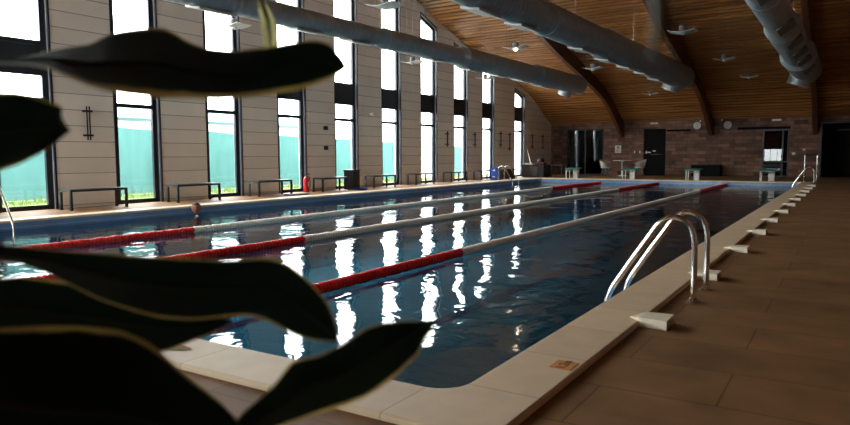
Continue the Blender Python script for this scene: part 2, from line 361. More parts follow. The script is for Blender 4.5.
# ------------------------------------------------------------------ left wall and its windows
PITCHW = 2.467; WW = 1.17
RE = [5.06 + PITCHW * k for k in range(-5, 9)] + [28.12]
ops = [(r - WW, r) for r in RE]
wlm = MB(); y = YN
def strip(mb, ya, yb, z0=None):
    n = max(1, int((yb - ya) / .6)); top = [(ya + (yb - ya) * i / n, arch(ya + (yb - ya) * i / n) + .1) for i in range(n + 1)]
    if z0 is None: bot = [(yb, -.4), (ya, -.4)]
    else: bot = [(yb, z0(yb)), (ya, z0(ya))]
    mb.prism(top + bot, 'x', XL - .3, XL)
head = lambda y: arch(y) - .27
for a, b in ops:
    strip(wlm, y, a)
    def z0(yy, a=a, b=b): return head(a) + (head(b) - head(a)) * (yy - a) / (b - a)
    strip(wlm, a, b, z0); y = b
strip(wlm, y, YB + .3)
wlm.build('wall_left', panel, kind='structure')
def make_window(i, a, b):
    za, zb = head(a), head(b)
    W = bpy.data.objects.new('window_%d' % i, None); COL.objects.link(W); W.location = (XL, (a + b) / 2, DZ); W['kind'] = 'structure'
    def ring(x0, x1, wd, ins):           # frame following the slanted opening
        f = MB(); a2, b2 = a + ins, b - ins; z0 = DZ
        f.box((x0, a2, z0), (x1, a2 + wd, za - ins - wd * .3)); f.box((x0, b2 - wd, z0), (x1, b2, zb - ins))
        f.prism([(a2, za - ins), (b2, zb - ins), (b2, zb - ins - wd), (a2, za - ins - wd)], 'x', x0, x1)
        f.box((x0, a2 + wd, z0), (x1, b2 - wd, z0 + .09))
        return f
    f = ring(XL - .15, XL - .085, .12, .03)
    for m in (2.14, 2.66, 3.25): f.box((XL - .15, a + .15, m - .045), (XL - .085, b - .15, m + .045))
    f.build('frame', frame_m, W)
    t = MB(); wd = .035
    t.box((XL - .03, a, DZ), (XL + .012, a + wd, za)); t.box((XL - .03, b - wd, DZ), (XL + .012, b, zb))
    t.prism([(a, za), (b, zb), (b, zb - wd), (a, za - wd)], 'x', XL - .03, XL + .012)
    t.build('trim', frame_m, W)
    j = MB(); j.box((XL - .29, a, DZ), (XL - .03, a + .03, za)); j.box((XL - .29, b - .03, DZ), (XL - .03, b, zb))
    j.prism([(a, za), (b, zb), (b, zb - .03), (a, za - .03)], 'x', XL - .29, XL - .03); j.build('jamb', jamb_m, W)
    B((XL - .13, a + .15, 2.70), (XL - .1, b - .15, 3.21)).build('spandrel_panel', frame_m, W)
    gx0, gx1 = XL - .12, XL - .114
    for z0, z1 in ((DZ + .12, 2.1), (2.18, 2.62)):
        B((gx0, a + .15, z0), (gx1, b - .15, z1)).build('glass_pane', glass, W)
    MB().prism([(a + .15, 3.29), (a + .15, za - .2), (b - .15, zb - .13), (b - .15, 3.29)], 'x', gx0, gx1).build('glass_pane', glass, W)
for i, (a, b) in enumerate(ops): make_window(i + 1, a, b)

# ------------------------------------------------------------------ back wall with its openings
bops = [(-11.2, -9.24, 2.3), (-7.24, -6.2, 2.24), (-1.96, -.89, 2.1), (.3, 3.6, 2.37)]
bw = MB(); x = XL - .3
for a, b, h in bops:
    bw.box((x, YB, -.4), (a, YB + .3, 3.0)); bw.box((a, YB, h), (b, YB + .3, 3.0)); x = b
bw.box((x, YB, -.4), (XR + .3, YB + .3, 3.0))
bw.build('wall_back', stone, kind='structure')
# dark spaces behind the openings
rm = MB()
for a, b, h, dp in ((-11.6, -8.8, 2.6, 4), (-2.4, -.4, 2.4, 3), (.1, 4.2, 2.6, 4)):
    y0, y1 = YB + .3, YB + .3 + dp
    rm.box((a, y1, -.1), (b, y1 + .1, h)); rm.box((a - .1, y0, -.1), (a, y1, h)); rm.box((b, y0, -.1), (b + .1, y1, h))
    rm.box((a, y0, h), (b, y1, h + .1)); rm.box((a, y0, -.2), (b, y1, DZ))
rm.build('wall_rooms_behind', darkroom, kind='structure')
def opening(i, a, b, h, mull, hasbar):
    W = bpy.data.objects.new('door_%d' % i, None); COL.objects.link(W); W.location = ((a + b) / 2, YB, DZ); W['kind'] = 'structure'
    f = MB(); wd = .06; y0, y1 = YB + .02, YB + .09
    f.box((a, y0, DZ), (a + wd, y1, h)); f.box((b - wd, y0, DZ), (b, y1, h)); f.box((a + wd, y0, h - wd), (b - wd, y1, h)); f.box((a + wd, y0, DZ), (b - wd, y1, DZ + .05))
    for m in mull: f.box((m - .03, y0, DZ + .05), (m + .03, y1, h - wd))
    if hasbar: f.box((a + wd, y0, hasbar), (b - wd, y1, hasbar + .05))
    f.build('frame', frame_m, W)
    xs = [a + wd] + [v for m in mull for v in (m - .03, m + .03)] + [b - wd]
    for k in range(0, len(xs), 2):
        B((xs[k], YB + .05, DZ + .05), (xs[k + 1], YB + .056, h - wd)).build('glass_pane', dark_glass, W)
    return W
opening(1, -11.2, -9.24, 2.3, (-10.22,), None)
opening(3, -1.96, -.89, 2.1, (-1.15,), .62)
# solid dark door
D = bpy.data.objects.new('door_2', None); COL.objects.link(D); D.location = (-6.7, YB, DZ); D['kind'] = 'structure'
f = MB(); f.box((-7.24, YB - .02, DZ), (-7.17, YB + .1, 2.24)); f.box((-6.27, YB - .02, DZ), (-6.2, YB + .1, 2.24)); f.box((-7.17, YB - .02, 2.17), (-6.27, YB + .1, 2.24)); f.build('frame', matte_black, D)
B((-7.17, YB + .02, DZ), (-6.27, YB + .07, 2.17)).build('door_leaf', matte_black, D)
h = MB(); h.tube([(-6.9, YB - .05, 1.0), (-6.33, YB - .05, 1.0)], .014); h.tube([(-6.88, YB + .02, 1.0), (-6.88, YB - .05, 1.0)], .012); h.tube([(-6.36, YB + .02, 1.0), (-6.36, YB - .05, 1.0)], .012); h.build('push_bar', chrome, D, True)
h = MB(); h.prism([(-7.17, 1.1), (-7.09, 1.19), (-7.09, 1.13), (-6.9, 1.13), (-6.9, 1.07), (-7.09, 1.07), (-7.09, 1.01)], 'y', YB + .008, YB + .021); h.box((-6.8, YB + .008, 1.14), (-6.66, YB + .021, 1.2)); h.build('door_sign', white_p, D)
# dark open doorway on the right has a frame only
W = bpy.data.objects.new('door_4', None); COL.objects.link(W); W.location = (1.9, YB, DZ); W['kind'] = 'structure'
f = MB(); f.box((.3, YB - .01, DZ), (.36, YB + .28, 2.37)); f.box((3.54, YB - .01, DZ), (3.6, YB + .28, 2.37)); f.box((.36, YB - .01, 2.3), (3.54, YB + .28, 2.37)); f.build('frame', black, W)
B((.9, YB + 2.2, 2.06), (3.4, YB + 2.26, 2.1)).build('door_rail', midgrey, W)

# right wall, near wall: low window, plus two tall unseen ones added for light
B((XR, YN, -.4), (XR + .3, YB + .3, 9)).build('wall_right', stone, kind='structure')
nops = [(-11.4, -9.4, .25, 4.2), (-8.6, -6.6, .25, 4.2), (-5.75, -4.0, .25, 1.5)]
nw = MB(); x = XL - .3
for a, b, z0, z1 in nops:
    nw.box((x, YN - .3, -.4), (a, YN, 5)); nw.box((a, YN - .3, -.4), (b, YN, z0)); nw.box((a, YN - .3, z1), (b, YN, 5)); x = b
nw.box((x, YN - .3, -.4), (XR + .3, YN, 5)); nw.build('wall_near', stone, kind='structure')
for i, (a, b, z0, z1) in enumerate(nops):
    W = bpy.data.objects.new('window_%d' % (21 + i), None); COL.objects.link(W); W.location = ((a + b) / 2, YN, z0); W['kind'] = 'structure'
    f = MB(); y0, y1 = YN - .2, YN - .12
    f.box((a, y0, z0), (a + .06, y1, z1)); f.box((b - .06, y0, z0), (b, y1, z1)); f.box((a + .06, y0, z0), (b - .06, y1, z0 + .06)); f.box((a + .06, y0, z1 - .06), (b - .06, y1, z1))
    for k in (1, 2): f.box((a + (b - a) * k / 3 - .02, y0, z0 + .06), (a + (b - a) * k / 3 + .02, y1, z1 - .06))
    f.build('frame', frame_m, W); B((a + .06, YN - .165, z0 + .06), (b - .06, YN - .16, z1 - .06)).build('glass_pane', glass, W)

# ------------------------------------------------------------------ ceiling: slats on a dark backing, glulam beams
arc = [(YN, arch(YN))]; yy = YN
while yy < YB + .1:
    yy += .02; arc.append((yy, arch(yy)))
cl = MB(); acc = 0; last = arc[0]; SP = .235; SWD = .15
def at_len(s):
    acc = 0
    for a, b in zip(arc, arc[1:]):
        d = math.hypot(b[0] - a[0], b[1] - a[1])
        if acc + d >= s:
            t = (s - acc) / d; return (a[0] + (b[0] - a[0]) * t, a[1] + (b[1] - a[1]) * t)
        acc += d
tot = sum(math.hypot(b[0] - a[0], b[1] - a[1]) for a, b in zip(arc, arc[1:]))
cum = [0]
for a, b in zip(arc, arc[1:]): cum.append(cum[-1] + math.hypot(b[0] - a[0], b[1] - a[1]))
import bisect
def AL(s):
    i = min(max(bisect.bisect(cum, s) - 1, 0), len(arc) - 2); t = (s - cum[i]) / (cum[i + 1] - cum[i])
    return Vector((arc[i][0] + (arc[i + 1][0] - arc[i][0]) * t, arc[i][1] + (arc[i + 1][1] - arc[i][1]) * t))
s = .02
while s + SWD < tot:
    a, b = AL(s), AL(s + SWD); t = (b - a).normalized(); n = Vector((-t.y, t.x))
    q = [a, b, b + n * .033, a + n * .033]
    cl.prism([tuple(v) for v in q], 'x', XL + .002, XR - .002); s += SP
cl.build('ceiling', slat_m, kind='structure')
bk = MB(); n = 80; top = []; bot = []
for i in range(n + 1):
    yv = YN - .3 + (YB + .6 - YN) * i / n; z = arch(yv) + .034
    bot.append((yv, z)); top.append((yv, z + .25))
for i in range(n):
    bk.prism([bot[i], bot[i + 1], top[i + 1], top[i]], 'x', XL - .3, XR + .3)
bk.build('ceiling_backing', gap_m, kind='structure')
BX = [-8.3, -4.15, .1, 4.25]
blab = ['curved brown timber roof beam ending left of the white table', 'curved brown timber roof beam coming down between the two wall clocks',
        'curved brown timber roof beam coming down beside the dark open doorway', 'curved brown timber roof beam against the right wall']
for bx, lb in zip(BX, blab):
    m = MB(); n = 60; tp = []; bt = []
    for i in range(n + 1):
        yv = YN + (YB - YN) * i / n; z = arch(yv); dz = .55 + .22 * max(0, (yv - 27.5) / 4.1) ** 2
        tp.append((yv, z)); bt.append((yv, z - dz))
    for i in range(n): m.prism([bt[i], bt[i + 1], tp[i + 1], tp[i]], 'x', bx - .09, bx + .09)
    bmesh.ops.remove_doubles(m.bm, verts=m.bm.verts, dist=1e-4)
    tag(m.build('roof_beam', beam_m, None, True), lb, 'beam', 'glulam beams under the timber ceiling')

# ------------------------------------------------------------------ ventilation ducts
YS = [-6.5, 5, 11.1, 15.0, 20.5, 25.0]
def duct(x0, z0, ds, label, side, face):
    t = thing('ventilation_duct', label, 'duct', (x0, 25, z0), 'ventilation ducts under the ceiling')
    for i, d in enumerate(ds):
        a, b = YS[i], YS[i + 1]; r = d / 2; pr = []; n = int((b - a) / .16)
        for k in range(n + 1):
            yv = a + (b - a) * k / n; pr += [(r, yv)]
            if k < n: pr += [(r, yv + .12), (r + .007, yv + .14)]
        MB().lathe((x0, 0, z0), pr, 40, 'y').build('duct_section', galv, t, True)
        if i: MB().lathe((x0, 0, z0), [(ds[i - 1] / 2 + .004, a - .25), (r + .006, a - .02), (r + .016, a - .015), (r + .016, a + .015), (r + .006, a + .02)], 40, 'y', False).build('collar', galv, t, True)
    r = ds[-1] / 2
    MB().lathe((x0, 0, z0), [(r + .012, 24.9), (r + .015, 25.0), (r * .96, 25.06), (r * .6, 25.1), (.02, 25.11)], 40, 'y').build('end_cap', galv, t, True)
    st = MB(); q = Vector((-.5 * side, 0, -1)).normalized(); c = Vector((x0, 23.9, z0))
    st.tube([c + q * r * .6, c + q * (r + .16)], r * .72, 32); st.build('spigot', galv, t, True)
    c2 = c + q * (r + .155); st = MB(); st.tube([c2, c2 + q * .03], r * .74, 32); st.build('spigot_rim', galv2, t, True)
    q = Vector((face, 0, -1)).normalized(); nx = Vector((q.z, 0, -q.x))
    for k, yv in enumerate((2.2, 5.9, 8.35, 10.1, 13.6, 15.65, 17.6, 19.4, 21.2)):
        i = max(j for j in range(5) if YS[j] <= yv); rr = ds[i] / 2
        o = MB(); c = Vector((x0, yv, z0)) + q * (rr - .012); hw = .19
        e = [c + nx * hw, c - nx * hw]
        for dy in (0,):
            pts = [e[0] + Vector((0, -.42, 0)), e[1] + Vector((0, -.42, 0)), e[1] + Vector((0, .42, 0)), e[0] + Vector((0, .42, 0))]
            lo = [o.bm.verts.new(p_) for p_ in pts]; hi = [o.bm.verts.new(p_ + q * .04) for p_ in pts]
            o.bm.faces.new(lo); o.bm.faces.new(hi[::-1])
            for j in range(4): o.bm.faces.new((lo[j], hi[j], hi[(j + 1) % 4], lo[(j + 1) % 4]))
        o.build('air_outlet', grille_m if x0 < -1 else midgrey, t)
    for yv in (3, 8, 13, 18, 23):
        i = max(j for j in range(5) if YS[j] <= yv); rr = ds[i] / 2
        MB().tube([(x0, yv, z0 + rr - .01), (x0, yv, arch(yv) - .55)], .008, 6).build('hanger_rod', cable_m, t)
    t.rotation_euler = (.004 if x0 < -5 else .006, 0, 0)
duct(-8.3, 3.90, (.38, .43, .49, .61, .72), 'slim grey round duct passing in front of the tall windows', .9, -.2)
duct(-4.15, 3.95, (.58, .63, .69, .77, .86), 'grey round duct with pale air outlets crossing the middle of the ceiling', .9, -.2)
duct(0, 3.95, (.48, .53, .61, .74, .94), 'wide grey round duct nearest the right side of the photo', .7, .75)

# ------------------------------------------------------------------ pendant lamps
bulb_on = emit('lit_bulb', (255, 238, 210), 6)
def pendant(x, y, z, label, lit=False):
    t = thing('pendant_lamp', label, 'lamp', (x, y, z), 'pendant lamps under the timber ceiling')
    d = MB(); n = 8
    for i in range(n):
        a, b = -.31 + .62 * i / n, -.31 + .62 * (i + 1) / n; f = lambda v: .5 * v * v
        d.prism([(a, f(a)), (b, f(b)), (b, f(b) + .012), (a, f(a) + .012)], 'y', -.22, .22)
    bmesh.ops.translate(d.bm, verts=d.bm.verts, vec=(x, y, z)); d.build('reflector', white_p, t)
    MB().lathe((x, y, z), [(.06, .02), (.085, .05), (.085, .16), (.05, .19)], 16).build('lamp_housing', midgrey, t, True)
    MB().lathe((x, y, z), [(.02, -.05), (.05, -.035), (.055, .0), (.055, .006)], 16).build('bulb', bulb_on if lit else white_p, t, True)
    for dx, dy in ((-.2, 0), (.2, 0), (0, .02)):
        zt = arch(y + dy) ; MB().tube([(x + dx, y + dy, z + (.02 if dx else .18)), (x + dx, y + dy, zt + .01)], .004, 5).build('suspension_wire', cable_m, t)
PEND = [((-10.4, 8.3), 'white pendant lamp in front of the second tall window'), ((-10.35, 15.5), 'white pendant lamp under the slim duct in front of a window'),
        ((-10.5, 20.8), 'small white pendant lamp hanging between the slim duct and the far windows'), ((-6.4, 8.5), 'pendant lamp cut by the top edge, between slim duct and middle duct'),
        ((-6.45, 14.7), 'pendant lamp with a glowing bulb between the slim and middle ducts'), ((-6.1, 20.2), 'pendant lamp hanging just past the end of the slim duct'),
        ((-2.1, 14.7), 'large pendant lamp above the far end of the middle duct'), ((-2.0, 20.3), 'pendant lamp hanging left of the wide right duct'),
        ((-1.95, 26.0), 'small pendant lamp low beside the end of the wide right duct'), ((-5.9, 27.2), 'small pendant lamp hanging under the middle duct near the back wall')]
for (x, y), lb in PEND: pendant(x, y, 3.9 if y < 27 else 3.55, lb, 'glowing' in lb)

# ------------------------------------------------------------------ lane ropes
fm = {}
def float_mesh(m):
    b = MB().lathe((0, 0, 0), [(.02, -.02), (.044, -.018), (.052, -.009), (.052, .009), (.044, .018), (.02, .02)], 14, 'y')
    o = b.build('float', m, None, True); me = o.data; bpy.data.objects.remove(o); return me
fm['r'] = float_mesh(rope_red); fm['w'] = float_mesh(rope_white)
for x0, ys, lb in ((-2.46, 1.7, 'red and white lane rope nearest the right edge of the pool'), (-4.95, 2.2, 'middle one of the three red and white lane ropes'), (-7.25, 1.9, 'red and white lane rope nearest the tall windows')):
    zc = -.135
    t = thing('lane_rope', lb, 'lane rope', (x0, .1, zc), 'floating lane ropes across the pool')
    MB().tube([(x0, .0, zc), (x0, 25.0, zc)], .012, 8).build('cable', cable_m, t)
    cnt = 0; rest = MB()
    for k in range(450):
        yv = .15 + k * .055; red = yv < 4.45 or yv > 19.5
        if yv >= ys and cnt < 100:
            o = bpy.data.objects.new('float', fm['r' if red else 'w']); COL.objects.link(o); o.parent = t; o.location = (0, yv - .1, random.uniform(-.004, .004)); cnt += 1
    for nm, key in (('r', rope_red), ('w', rope_white)):
        mb = MB(); c = 0
        for k in range(450):
            yv = .15 + k * .055; red = yv < 4.45 or yv > 19.5
            if yv >= ys: c += 1
            if (yv >= ys and c <= 100) or (red != (nm == 'r')): continue
            mb.lathe((x0, yv, zc), [(.02, -.02), (.044, -.018), (.052, -.009), (.052, .009), (.044, .018), (.02, .02)], 10, 'y')
        mb.build('float_row', key, t, True)['kind'] = 'stuff'

# ------------------------------------------------------------------ pool ladders
PROF = [(.51, DZ), (.51, .3), (.505, .42), (.48, .5), (.43, .55), (.37, .57), (.31, .555), (.25, .505), (.2, .43), (.13, .325), (.06, .22), (-.0, .125), (-.06, .03), (-.1, -.06), (-.115, -.15), (-.12, -.3), (-.12, -1.0)]
def ladder(ya, yb, label, mirror=False, dx=0.):
    base = (0.3 if not mirror else -10.3, (ya + yb) / 2, DZ); t = thing('pool_ladder', label, 'ladder', base, 'steel pool ladders')
    X = (lambda v: -10 - v) if mirror else (lambda v: v)
    # smooth the profile
    pts = []
    for i in range(len(PROF) - 1):
        p0, p1, p2, p3 = [Vector(PROF[min(max(j, 0), len(PROF) - 1)]) for j in (i - 1, i, i + 1, i + 2)]
        for k in range(4):
            s_ = k / 4; pts.append(.5 * ((2 * p1) + (p2 - p0) * s_ + (2 * p0 - 5 * p1 + 4 * p2 - p3) * s_**2 + (3 * p1 - p0 - 3 * p2 + p3) * s_**3))
    pts.append(Vector(PROF[-1]))
    for yv in (ya, yb):
        r = MB().tube([(X(p_.x + dx), yv, p_.y) for p_ in pts], .02, 16).build('rail', chrome, t, True)
        fo = MB().lathe((X(.51 + dx), yv, DZ), [(.05, 0), (.05, .006), (.035, .012), (.024, .03), (.021, .032)], 24).build('base_flange', chrome, None, True)
        fo.parent = r
    for z in (-.35, -.6, -.85):
        a, b = sorted((X(-.16 + dx), X(-.08 + dx))); B((a, min(ya, yb) + .02, z), (b, max(ya, yb) - .02, z + .03), .006).build('tread', chrome, t)
ladder(2.54, 3.04, 'large shiny steel pool ladder on the near right coping')
ladder(23.0, 23.5, 'far steel pool ladder at the end of the right coping', False, -.06)
ladder(2.58, 3.09, 'pool ladder at the left photo edge below the near window', True)
ladder(22.0, 22.55, 'small far steel pool ladder below the tall windows', True)

# white wedge blocks along the outer edge of the right coping
wj = None; wl_ = ['white wedge block nearest the viewer beside the large steel ladder', 'white wedge block right behind the posts of the large steel ladder',
    'third white wedge block along the right coping, counted from the viewer', 'fourth white wedge block along the right coping, counted from the viewer', 'fifth white wedge block along the right coping, counted from the viewer', 'sixth white wedge block along the right coping, counted from the viewer',
    'seventh white wedge block along the right coping, counted from the viewer', 'eighth white wedge block along the right coping, counted from the viewer', 'ninth white wedge block along the right coping, counted from the viewer', 'white wedge block closest before the far right ladder', 'white wedge block just beside the far right ladder', 'white wedge block beyond the far right ladder']
for k, lb in enumerate(wl_):
    yv = 1.74 + k * 1.845
    if k == 0:
        mb = MB(); A = [(.285, 1.73), (.36, 1.66), (.53, 1.62), (.53, 1.82), (.36, 1.85)]
        z0 = [.001, .001, DZ, DZ, .001]; z1 = [.006, .022, .03, .03, .022]
        lo = [mb.bm.verts.new((a[0], a[1], z)) for a, z in zip(A, z0)]; hi = [mb.bm.verts.new((a[0], a[1], z)) for a, z in zip(A, z1)]
        mb.bm.faces.new(lo[::-1]); mb.bm.faces.new(hi)
        for j in range(5): mb.bm.faces.new((lo[j], lo[(j + 1) % 5], hi[(j + 1) % 5], hi[j]))
        # sole that meets the deck beside the coping
        mb.box((.364, 1.64, DZ), (.53, 1.84, .0))
        wj = mb.build('wedge_block', white_w); tag(wj, lb, 'block', 'white blocks along the right coping')
    else:
        o = wj.copy(); COL.objects.link(o); o.location = (random.uniform(-.01, .01), yv - 1.74, 0); o['label'] = lb

# depth sticker on the coping
orange = mat('orange_sticker', (206, 140, 62), .6, 0, .1, 30); mark = mat('sticker_print', (110, 30, 10), .6, 0, .1, 20)
def text(txt, size, loc, rot, m, parent, name='lettering'):
    cu = bpy.data.curves.new(name, 'FONT'); cu.body = txt; cu.size = size; cu.align_x = 'CENTER'; cu.align_y = 'CENTER'; cu.extrude = .0008
    o = bpy.data.objects.new(name, cu); COL.objects.link(o); o.location = loc; o.rotation_euler = rot
    dg = bpy.context.evaluated_depsgraph_get(); me = bpy.data.meshes.new_from_object(o.evaluated_get(dg)); bpy.data.objects.remove(o)
    o = bpy.data.objects.new(name, me); me.materials.clear(); me.materials.append(m); COL.objects.link(o)
    o.location = loc; o.rotation_euler = rot
    if parent: o.parent = parent; o.matrix_parent_inverse = Matrix.Translation(-parent.location)
    return o
st = B((.225, .535, 0), (.33, .66, .003)).build('depth_sticker', orange); tag(st, 'small orange depth sticker with dark marks on the near coping tile', 'sticker')
text('1.2m', .068, (.278, .6, .0035), (0, 0, -PI / 2 + PI), mark, st)
# puddle on the near coping
wetm = mat('wet_patch', (150, 128, 96), .08, 0, .05, 20)
pd = MB(); pp = [pd.bm.verts.new((-1.63 + .13 * math.cos(a) * (1 + .2 * math.sin(3 * a)), -.2 + .06 * math.sin(a) * (1 + .15 * math.cos(2 * a)), .0025)) for a in [2 * PI * k / 24 for k in range(24)]]
pd.bm.faces.new(pp); po = pd.build('puddle', wetm); po['kind'] = 'stuff'; tag(po, 'small wet puddle on the near pool coping', 'puddle')

# ------------------------------------------------------------------ benches along the window wall
bench_top = mat('bench_seat_slats', (70, 66, 62), .5, 0, .15, 10, stretch=(10, 1, 10))
def make_bench(y0, y1, label):
    x0, x1 = -11.74, -11.35; zt = .375; t = thing('bench', label, 'bench', ((x0 + x1) / 2, (y0 + y1) / 2, DZ), 'benches along the window wall')
    s = MB()
    for k in range(5): s.box((x0 + .01 + k * .076, y0 + .03, zt - .02), (x0 + .075 + k * .076, y1 - .03, zt + .004))
    s.build('seat', bench_top, t)
    f = MB(); w_ = .045
    f.box((x0, y0, zt - .045), (x0 + w_, y1, zt)); f.box((x1 - w_, y0, zt - .045), (x1, y1, zt)); f.box((x0 + w_, y0, zt - .045), (x1 - w_, y0 + w_, zt)); f.box((x0 + w_, y1 - w_, zt - .045), (x1 - w_, y1, zt)); f.build('frame', black, t)
    for lx in (x0, x1 - w_):
        for ly in (y0, y1 - w_): B((lx, ly, DZ), (lx + w_, ly + w_, zt - .045)).build('leg', black, t)
    return t
blabs = ['black bench nearest the left photo edge, below the black wall rack', 'black bench behind the swimmer, second from the left photo edge', 'black bench just left of the red fire extinguisher',
         'black bench between the red fire extinguisher and the dark bin', 'black bench just right of the dark bin', 'black bench sixth from the left photo edge', 'black bench seventh from the left photo edge', 'black bench farthest away, closest to the small far ladder']
b0 = None
for k, lb in enumerate(blabs):
    y0 = 4.89 + PITCHW * k
    if b0 is None: b0 = make_bench(y0, y0 + 1.23, lb)
    else: copy_tree(b0, (b0.location.x, b0.location.y + PITCHW * k, DZ), lb)

# ------------------------------------------------------------------ wall racks
def rack(y0, z0, z1, label, first=[None]):
    t = thing('wall_rack', label, 'rack', (XL, y0, (z0 + z1) / 2), 'black wall racks between the windows')
    for dy in (-.028, .028): MB().tube([(XL + .07, y0 + dy, z0), (XL + .07, y0 + dy, z1)], .015, 8).build('rod', black, t)
    for z in (z0 + .1, z1 - .1):
        m = MB(); m.box((XL, y0 - .09, z - .02), (XL + .09, y0 + .09, z + .02)); m.build('bracket', black, t)
for a in ((5.74, 1.36, 2.06, 'black two-rod wall rack on the pier nearest the left photo edge'), (20.54, 1.34, 1.95, 'black two-rod wall rack on the pier above the seventh bench'),
          (22.85, 1.34, 1.97, 'black two-rod wall rack on the pier above the farthest bench'), (25.35, 1.36, 2.08, 'black two-rod wall rack above the small far ladder'),
          (26.3, 1.2, 2.05, 'black two-rod wall rack just left of the last tall window'), (28.95, 1.3, 2.05, 'black two-rod wall rack just right of the last tall window'), (30.3, 1.3, 2.05, 'black two-rod wall rack in the dark far left corner')): rack(*a)
for z, lb in ((1.85, 'upper small dark socket box on the pier right of the extinguisher'), (1.25, 'lower small dark socket box on the pier right of the extinguisher')):
    t = thing('socket_box', lb, 'socket', (XL, 13.3, z), 'socket boxes on the window wall')
    B((XL, 13.22, z - .06), (XL + .05, 13.38, z + .06), .008).build('casing', darkgrey, t); B((XL + .05, 13.25, z - .03), (XL + .065, 13.35, z + .03)).build('cover', black, t)
for yv, z, lb in ((15.6, 2.38, 'tiny white wall spotlight on the pier above the bin'), (29.7, 3.1, 'tiny white wall spotlight high in the far left corner')):
    t = thing('wall_spotlight', lb, 'spotlight', (XL, yv, z), 'small white wall spotlights'); B((XL, yv - .03, z - .03), (XL + .03, yv + .03, z + .03)).build('mount', white_p, t)
    MB().lathe((0, yv, z), [(.03, XL + .03), (.06, XL + .12), (.06, XL + .15)], 12, 'x').build('lamp_head', white_p, t)

# ------------------------------------------------------------------ extinguisher, bin, mats
ex = thing('fire_extinguisher', 'red fire extinguisher standing on the deck between two benches', 'fire extinguisher', (-11.8, 12.1, DZ))
MB().lathe((-11.8, 12.1, DZ), [(.075, 0), (.085, .01), (.085, .36), (.07, .41), (.035, .44), (.03, .46)], 20).build('cylinder', red_p, ex, True)
m = MB(); m.lathe((-11.8, 12.1, DZ), [(.022, .45), (.022, .5)], 12); m.box((-11.82, 12.08, DZ + .49), (-11.69, 12.12, DZ + .515)); m.box((-11.82, 12.08, DZ + .52), (-11.71, 12.12, DZ + .54)); m.build('valve', black, ex)
MB().tube([(-11.78, 12.1, DZ + .48), (-11.7, 12.13, DZ + .42), (-11.69, 12.14, DZ + .3), (-11.7, 12.14, DZ + .14)], .012, 8).build('hose', black, ex, True)
B((-11.717, 12.07, DZ + .16), (-11.712, 12.13, DZ + .3)).build('label_patch', white_p, ex)
bn = thing('waste_bin', 'tall dark grey square bin standing beside a window', 'bin', (-11.72, 14.1, DZ))
m = MB(); m.prism([(-11.9, 13.93), (-11.54, 13.93), (-11.54, 14.27), (-11.9, 14.27)], 'z', DZ, DZ + .57); m.build('body', darkgrey, bn)
m = MB(); m.box((-11.92, 13.91, DZ + .57), (-11.52, 14.29, DZ + .61), .01); m.build('rim', black, bn)
for x_, y_, rx, lb in ((-11.22, 13.9, .22, 'round blue dish on the deck at the foot of the bin'), (-11.1, 11.0, .2, 'flat dark blue kickboard lying on the deck left of the extinguisher')):
    if 'dish' in lb:
        tag(MB().lathe((x_, y_, DZ), [(.16, 0), (.24, .05), (.25, .055), (.23, .05), (.15, .012)], 24).build('dish', blue_p, None, True), lb, 'dish')
    else:
        tag(B((x_ - .16, y_ - .4, DZ), (x_ + .16, y_ + .3, DZ + .035), .012).build('kickboard', mat('navy_foam', (36, 44, 84), .7, 0, .1, 9), None), lb, 'kickboard')

# far left corner
for k, lb in enumerate(('bottom blue plastic crate beside the small far ladder', 'top blue plastic crate beside the small far ladder')):
    z = DZ + k * .26; c = thing('crate', lb, 'crate', (-11.0, 22.75, z), 'stacked blue crates'); xa, xb, ya, yb = -11.16, -10.86, 22.6, 22.9
    m = MB(); m.box((xa, ya, z), (xb, yb, z + .02))
    for p0, p1 in (((xa, ya), (xa + .02, yb)), ((xb - .02, ya), (xb, yb)), ((xa + .02, ya), (xb - .02, ya + .02)), ((xa + .02, yb - .02), (xb - .02, yb))): m.box((*p0, z + .02), (*p1, z + .255))
    m.build('body', blue_p, c); B((-11.06, ya - .008, z + .12), (-10.96, ya + .002, z + .17)).build('grip', white_p, c)
bx = thing('storage_box', 'black storage box behind the small far ladder', 'box', (-11.4, 24.2, DZ))
B((-11.7, 23.57, DZ), (-11.1, 24.9, DZ + .36), .02).build('body', black, bx); B((-11.72, 23.55, DZ + .36), (-11.08, 24.92, DZ + .42), .01).build('lid', darkgrey, bx)
bx = thing('storage_chest', 'large dark chest with a grey end in the far left corner', 'chest', (-11.2, 27.6, DZ))
B((-11.75, 27.06, DZ), (-10.65, 28.1, DZ + .52), .02).build('body', darkgrey, bx); B((-11.75, 27.03, DZ + .03), (-10.95, 27.06, DZ + .5)).build('end_panel', midgrey, bx); B((-11.78, 27.0, DZ + .52), (-10.62, 28.13, DZ + .56), .01).build('lid', black, bx)
tag(B((-11.6, 27.05, DZ + .56), (-11.2, 27.4, DZ + .63), .03).build('towel', towel_white), 'white towel on top of the dark chest in the far left corner', 'towel', 'towels on the chest')
tag(B((-11.15, 27.15, DZ + .56), (-10.7, 27.6, DZ + .68), .04).build('towel', towel_red), 'red brown towel on top of the dark chest in the far left corner', 'towel', 'towels on the chest')
tag(MB().lathe((-11.15, 27.95, DZ + .735), [(.01, -.175), (.07, -.163), (.12, -.125), (.165, -.06), (.175, 0), (.165, .06), (.12, .125), (.07, .163), (.01, .175)], 24).build('exercise_ball', mat('dark_blue_rubber', (20, 26, 36), .8, 0, .1, 5), None, True), 'dark blue exercise ball resting on the chest in the far left corner', 'ball')
tb = thing('side_table', 'small thin-legged dark table right of the big dark chest', 'table', (-10.3, 28.0, DZ))
B((-10.55, 27.7, .5), (-10.0, 28.3, .53)).build('table_top', midgrey, tb)
